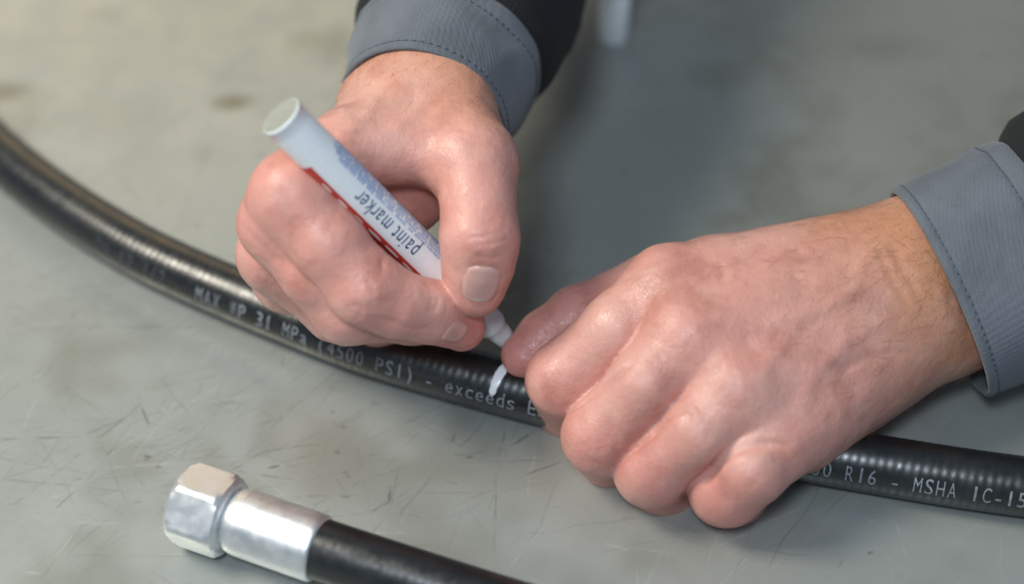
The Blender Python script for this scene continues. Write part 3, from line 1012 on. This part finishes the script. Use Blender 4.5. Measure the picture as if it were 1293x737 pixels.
# folds and veins: points on the skin, depth (negative = raised), half width
lnA = [
    ([mm(-49.7, -73.8, 64.6), mm(-48.5, -73.9, 67.4), mm(-46.3, -74.1, 68.7), mm(-44.7, -74.8, 67.3), mm(-45.6, -75.0, 64.2), mm(-47.9, -74.3, 62.1)], 0.35, 0.8),
    ([mm(-48.0, -74.5, 64.7), mm(-46.7, -74.6, 66.8)], 0.3, 0.8),
    ([mm(-50.2, -70.6, 55.8), mm(-47.7, -73.2, 58.9), mm(-46.3, -70.1, 53.9)], 0.35, 0.8),
    ([mm(-43.2, -69.5, 74.9), mm(-41.3, -71.0, 73.1), mm(-40.9, -72.7, 70.9)], 0.3, 0.8),
    ([mm(-41.6, -74.8, 64.3), mm(-34.7, -74.0, 60.8), mm(-29.0, -72.5, 56.1), mm(-23.2, -70.6, 54.4)], 0.5, 1),
    ([mm(-38.0, -54.2, 71.3), mm(-38.8, -62.9, 75.7), mm(-38.2, -65.9, 74.7)], 0.4, 1),
    ([mm(-11.0, -60.9, 76.5), mm(-6.3, -60.9, 75.1), mm(-1.1, -57.8, 74.8)], 0.55, 1),
    ([mm(-10.5, -60.4, 77.9), mm(-5.1, -59.9, 76.8), mm(-0.1, -56.1, 76.4)], 0.4, 0.9),
    ([mm(-11.4, -59.6, 79.1), mm(-6.3, -59.2, 79.1), mm(-0.4, -55.0, 78.3)], 0.35, 0.9),
    ([mm(-13.3, -57.9, 80.7), mm(-8.1, -58.0, 81.2), mm(-1.5, -54.2, 80.5)], 0.25, 0.9),
    ([mm(-14.4, -61.7, 71.3), mm(-14.9, -62.8, 66.4), mm(-14.1, -63.7, 60.5), mm(-10.7, -64.4, 57.7), mm(-6.9, -63.2, 57.9), mm(-4.2, -61.7, 60.5), mm(-3.5, -61.5, 67.0), mm(-4.2, -61.0, 71.2), mm(-9.1, -61.8, 73.7), mm(-14.4, -61.7, 71.3)], 0.35, 0.7),
    ([mm(-24.2, -68.8, 59.9), mm(-22.6, -66.4, 60.8), mm(-22.4, -63.8, 61.9)], 0.3, 0.8),
    ([mm(-25.9, -69.7, 60.4), mm(-24.5, -67.4, 61.5), mm(-24.3, -64.3, 63.1)], 0.25, 0.8),
    ([mm(-68.5, -52.6, 97.5), mm(-65.5, -57.4, 92.4), mm(-61.7, -62.1, 84.8)], 0.45, 2.2),
    ([mm(-80.5, -52.0, 80.1), mm(-75.2, -57.2, 76.2), mm(-70.1, -60.0, 71.9)], 0.4, 1.6),
    ([mm(-41.0, -9.4, 95.8), mm(-44.9, -23.6, 98.1), mm(-51.6, -32.5, 97.7)], -0.5, 2.2),
    ([mm(-26.3, -6.6, 96.8), mm(-30.7, -20.3, 95.4), mm(-42.3, -31.1, 95.0)], -0.4, 2.5),
    ([mm(-21.0, -21.0, 95.9), mm(-14.8, -27.9, 97.0), mm(-8.3, -29.6, 96.2)], 0.3, 1),
    ([mm(-17.1, -29.5, 96.1), mm(-11.1, -32.1, 95.8), mm(-4.4, -30.8, 94.1)], 0.25, 1),
]
lnB = [
    ([mm(82.2, -101.9, 37.1), mm(75.0, -102.0, 38.2), mm(68.6, -102.7, 37.3), mm(63.0, -103.6, 32.8), mm(58.7, -104.9, 25.9), mm(54.7, -96.6, 5.2)], 1.3, 1.5),
    ([mm(36.0, -81.7, 50.9), mm(30.7, -82.9, 45.9), mm(24.6, -81.2, 37.3), mm(18.0, -81.0, 29.3)], 1.4, 1.3),
    ([mm(48.1, -94.4, 42.0), mm(43.3, -94.5, 35.7), mm(36.8, -96.3, 29.0), mm(31.3, -97.6, 21.9)], 1.4, 1.3),
    ([mm(112.3, -54.7, 62.8), mm(99.4, -63.3, 60.1), mm(86.9, -69.3, 58.6), mm(74.7, -71.5, 59.2)], -0.6, 2.6),
    ([mm(86.9, -69.3, 58.6), mm(80.4, -78.9, 54.9), mm(73.8, -86.9, 53.1)], -0.5, 2.4),
    ([mm(114.2, -65.9, 55.2), mm(101.4, -73.9, 53.0), mm(91.2, -83.2, 49.1), mm(86.1, -93.2, 42.4)], -0.5, 2.6),
    ([mm(101.4, -42.1, 65.9), mm(85.8, -51.3, 64.5), mm(68.6, -55.5, 63.5)], -0.4, 2.6),
    ([mm(118.4, -42.6, 66.4), mm(107.7, -51.2, 64.5), mm(103.3, -60.1, 61.2)], -0.4, 2.2),
    ([mm(62.9, -50.5, 63.7), mm(65.0, -55.3, 63.3), mm(63.9, -60.1, 63.0)], 0.5, 1.6),
    ([mm(85.4, -55.9, 63.9), mm(88.0, -58.9, 63.2), mm(92.4, -59.7, 62.6)], 0.4, 1.6),
    ([mm(69.7, -75.2, 57.9), mm(71.9, -79.6, 55.7), mm(76.5, -82.1, 54.2)], 0.4, 1.8),
    ([mm(98.7, -81.7, 47.4), mm(108.9, -76.0, 48.3), mm(119.3, -72.6, 46.4)], 0.35, 1.6),
    ([mm(115.9, -42.6, 66.3), mm(119.8, -53.0, 62.7), mm(125.8, -61.1, 55.5)], 0.35, 1.6),
    ([mm(111.9, -45.6, 65.8), mm(115.3, -54.5, 62.5), mm(121.9, -62.7, 55.4)], 0.3, 1.4),
    ([mm(22.3, -45.1, 39.2), mm(24.1, -43.2, 39.9), mm(24.7, -40.9, 40.4)], 0.3, 0.8),
    ([mm(20.5, -46.7, 38.4), mm(22.3, -44.9, 39.3), mm(23.1, -42.7, 40.0)], 0.3, 0.8),
    ([mm(10.9, -52.5, 34.2), mm(12.5, -49.8, 35.7)], 0.3, 0.8),
]
tA = nrm(thumbA[5][0] - thumbA[4][0])
tI = nrm(indexA[5][0] - indexA[4][0])
nailsA = [(mm(-9.42, -63.71, 66.58), camdir(0.12, 0.10, 1), tA, 11.8, 14.0), (mm(-17.35, -67.06, 49.39), camdir(-0.10, -0.32, 1), tI, 8.6, 10.0)]
redsA = [(p, 15, .8) for p in (indexA[2][0], indexA[0][0], midA[0][0], thumbA[3][0])] + [(thumbA[5][0], 14, .8), (indexA[5][0], 16, 1.0), (midA[1][0], 15, .7), (mm(-35.00, -11.15, 59.56), 22, 1.0)]
redsB = [(ch[2][0], 16, .9) for ch in (indexB, midB, ringB, pinkB)] + [(ch[0][0], 15, .5) for ch in (indexB, midB, ringB, pinkB)] + [(thumbB[4][0], 18, 1.0), (thumbB[2][0], 16, .9)]
handA, VA, NA = finish_hand(A, 'hand', person, crA, mm(-35.98, 0.40, 78.18), axA, redsA, 'hand gripping the white marker', nailsA, lnA)
handB, VB, NB = finish_hand(B, 'hand', person, crB, mm(99.22, -35.56, 49.29), camdir(0.8, 0.55, 0), redsB, 'curled hand pressing the hose down', (), lnB)

# fine hair on wrists and forearms
def hairs(hand, V, N, at_, dir_, count, seed, lo, hi):
    rng = np.random.default_rng(seed)
    s = (V - at_) @ dir_
    ok = np.where((s > lo) & (s < hi) & (N @ tocam > -0.35))[0]
    w = np.clip((s[ok] - lo) / (hi - lo), 0.05, 1)
    pick = rng.choice(ok, size=min(count, len(ok)), replace=False, p=w / w.sum())
    vs, fs = [], []
    for i in pick:
        p, n = V[i], N[i]
        d = -dir_ + n * 0.45 + rng.normal(0, 0.35, 3)
        d = nrm(d - n * (d @ n) * 0.4)
        L = rng.uniform(3.5, 9.0)
        side = nrm(np.cross(d, n)) * 0.038
        b = len(vs)
        for k in range(4):
            f = k / 3
            q = p + d * L * f + n * (0.9 * f - 0.6 * f * f) * 1.2
            ww = side * (1 - 0.8 * f)
            up = n * 0.035 * (1 - 0.8 * f)
            vs += [q - ww, q + ww, q + up]
        for k in range(3):
            for a, c in ((0, 1), (1, 2), (2, 0)):
                fs.append((b + 3 * k + a, b + 3 * k + c, b + 3 * k + 3 + c, b + 3 * k + 3 + a))
    mesh_obj('arm_hair', vs, fs, M['hair'], hand, kind='stuff')
hairs(handA, VA, NA, mm(-35.98, -4.10, 73.68), axA, 700, 1, -6, 45)
hairs(handB, VB, NB, mm(76.52, -39.13, 45.72), camdir(0.85, 0.5, 0), 750, 2, -10, 75)

# ---- sleeves ------------------------------------------------------------------
def make_sleeve(rim_c, axis, ref, a0, b0, a1, b1, length, lab, seed, sl_len, grow):
    rings = [(9, a0 - 2.6, b0 - 2.6), (3, a0 - 2.2, b0 - 2.2), (0.4, a0 - 1.7, b0 - 1.7), (-0.3, a0 - 0.9, b0 - 0.9), (0.1, a0 - 0.1, b0 - 0.1), (1.2, a0 + 0.25, b0 + 0.25),
             (2.4, a0 + 0.1, b0 + 0.1), (3.0, a0 - 0.25, b0 - 0.25), (3.6, a0 + 0.1, b0 + 0.1)]
    for k in range(1, 16):
        f = k / 16
        rings.append((3.6 + (length - 11) * f, a0 + (a1 - a0) * f + 0.15, b0 + (b1 - b0) * f + 0.15))
    e = length
    rings += [(e - 7.4, a1, b1), (e - 6.8, a1 - 0.4, b1 - 0.4), (e - 6.2, a1, b1), (e - 3, a1 + 0.3, b1 + 0.3), (e - 0.4, a1 + 0.3, b1 + 0.3), (e, a1 - 0.2, b1 - 0.2), (e + 0.1, a1 - 1.5, b1 - 1.5), (e - 4, a1 - 2.2, b1 - 2.2)]
    V, F = sleeve_tube(rim_c, axis, ref, rings, wave=2.6, seed=seed)
    cuff = mesh_obj('cuff', V, F, M['cuff'], person, label=lab)
    # stitches round both hems
    t, u, w = frame(axis, ref)
    vs, fs = [], []
    for s, a, b in ((3.0, a0 - 0.05, b0 - 0.05), (length - 6.8, a1 - 0.1, b1 - 0.1)):
        n = int(2 * math.pi * max(a, b) / 2.6)
        for k in range(n):
            pts = []
            for th in (2 * math.pi * (k + 0.12) / n, 2 * math.pi * (k + 0.88) / n):
                q = rim_c + t * s + u * a * math.cos(th) + w * b * math.sin(th)
                nz = fold(q, seed)
                rad = u * math.cos(th) + w * math.sin(th)
                pts.append((q + rad * nz * 2.6 * min(1.0, 0.15 + abs(s) / 25), rad))
            bq = len(vs)
            for q, rad in pts:
                vs += [q - t * 0.22 - rad * .1, q + t * 0.22 - rad * .1, q + t * 0.14 + rad * 0.22, q - t * 0.14 + rad * 0.22]
            fs += [(bq, bq + 1, bq + 5, bq + 4), (bq + 1, bq + 2, bq + 6, bq + 5), (bq + 2, bq + 3, bq + 7, bq + 6), (bq + 3, bq, bq + 4, bq + 7), (bq, bq + 3, bq + 2, bq + 1), (bq + 4, bq + 5, bq + 6, bq + 7)]
    mesh_obj('stitching', vs, fs, M['thread'], cuff, kind='stuff')
    rings = [(e - 5, a1 - 2.4, b1 - 2.4), (e - 1, a1 - 1.6, b1 - 1.6), (e + 0.5, a1 - 0.9, b1 - 0.9), (e + 3, a1 + 1.5, b1 + 1.5), (e + 7, a1 + 3.5, b1 + 3.5)]
    for k in range(1, 24):
        f = k / 23
        rings.append((e + 7 + sl_len * f, a1 + 3.5 + grow * f, b1 + 3.5 + grow * f))
    V, F = sleeve_tube(rim_c, axis, ref, rings, wave=4.0, seed=seed + 5, join=(e, seed))
    mesh_obj('sleeve', V, F, M['sleeve'], person, label='black jacket sleeve above the cuff')
make_sleeve(mm(-29.30, 8.08, 73.14), axA, camdir(0.85, -0.25, 0.40), 28.0, 28.0, 31.5, 31, 33, 'slate cuff at the pen hand', 1, 170, 6)
make_sleeve(mm(137.18, -39.34, 38.44), axB_, camdir(0.417, -0.909, 0), 36.5, 27, 38, 29, 37, 'slate cuff at the hand on the hose', 2, 200, 10)

# ---- jacket body and upper arms, unseen behind the bench, added for their dark reflection
J = Hand()
eA = mm(-28.52, 9.00, 74.05) + axA * 215
eB = mm(137.18, -39.34, 38.44) + axB_ * 240
shA = np.array((75.0, 340, 470)); shB = np.array((430.0, 360, 470))
J.palm = [(np.array((250.0, 480, 290)), np.array((250.0, 390, 430)), 130, 135, 60), (np.array((170.0, 480, 290)), np.array((165.0, 380, 410)), 105, 115, 60),
          (np.array((330.0, 480, 290)), np.array((335.0, 390, 410)), 105, 115, 60), (shA, shB, 72, 72, 60), (np.array((250.0, 370, 480)), np.array((245.0, 320, 560)), 80, 60, 60)]
J.fingers = [[(eA, 40), (shA, 68)], [(eB, 42), (shB, 68)]]
J.kf = 40
V, F = J.mesh(9.0)
V = V + J.grad(V) * (7 * vnoise(V, 1 / 60.0, 3) + 3 * vnoise(V, 1 / 22.0, 4))[:, None]
mesh_obj('jacket', V, F, M['sleeve'], person, label='unseen black jacket body added for its reflection in the bench')
V, F = [], []
T = Hand()  # out-of-view trousers, added to tint the bench reflection olive
T.palm = [(np.array((250.0, 490, -300)), np.array((250.0, 490, 180)), 118, 122, 40), (np.array((180.0, 490, -300)), np.array((180.0, 490, 180)), 95, 105, 40), (np.array((320.0, 490, -300)), np.array((320.0, 490, 180)), 95, 105, 40)]
T.fingers = [[(np.array((250.0, 490, -200)), 60), (np.array((250.0, 490, 80)), 60)]]
V, F = T.mesh(12.0)
mesh_obj('trousers', V, F, M['trousers'], person, label='unseen khaki trousers added for their olive reflection in the bench')
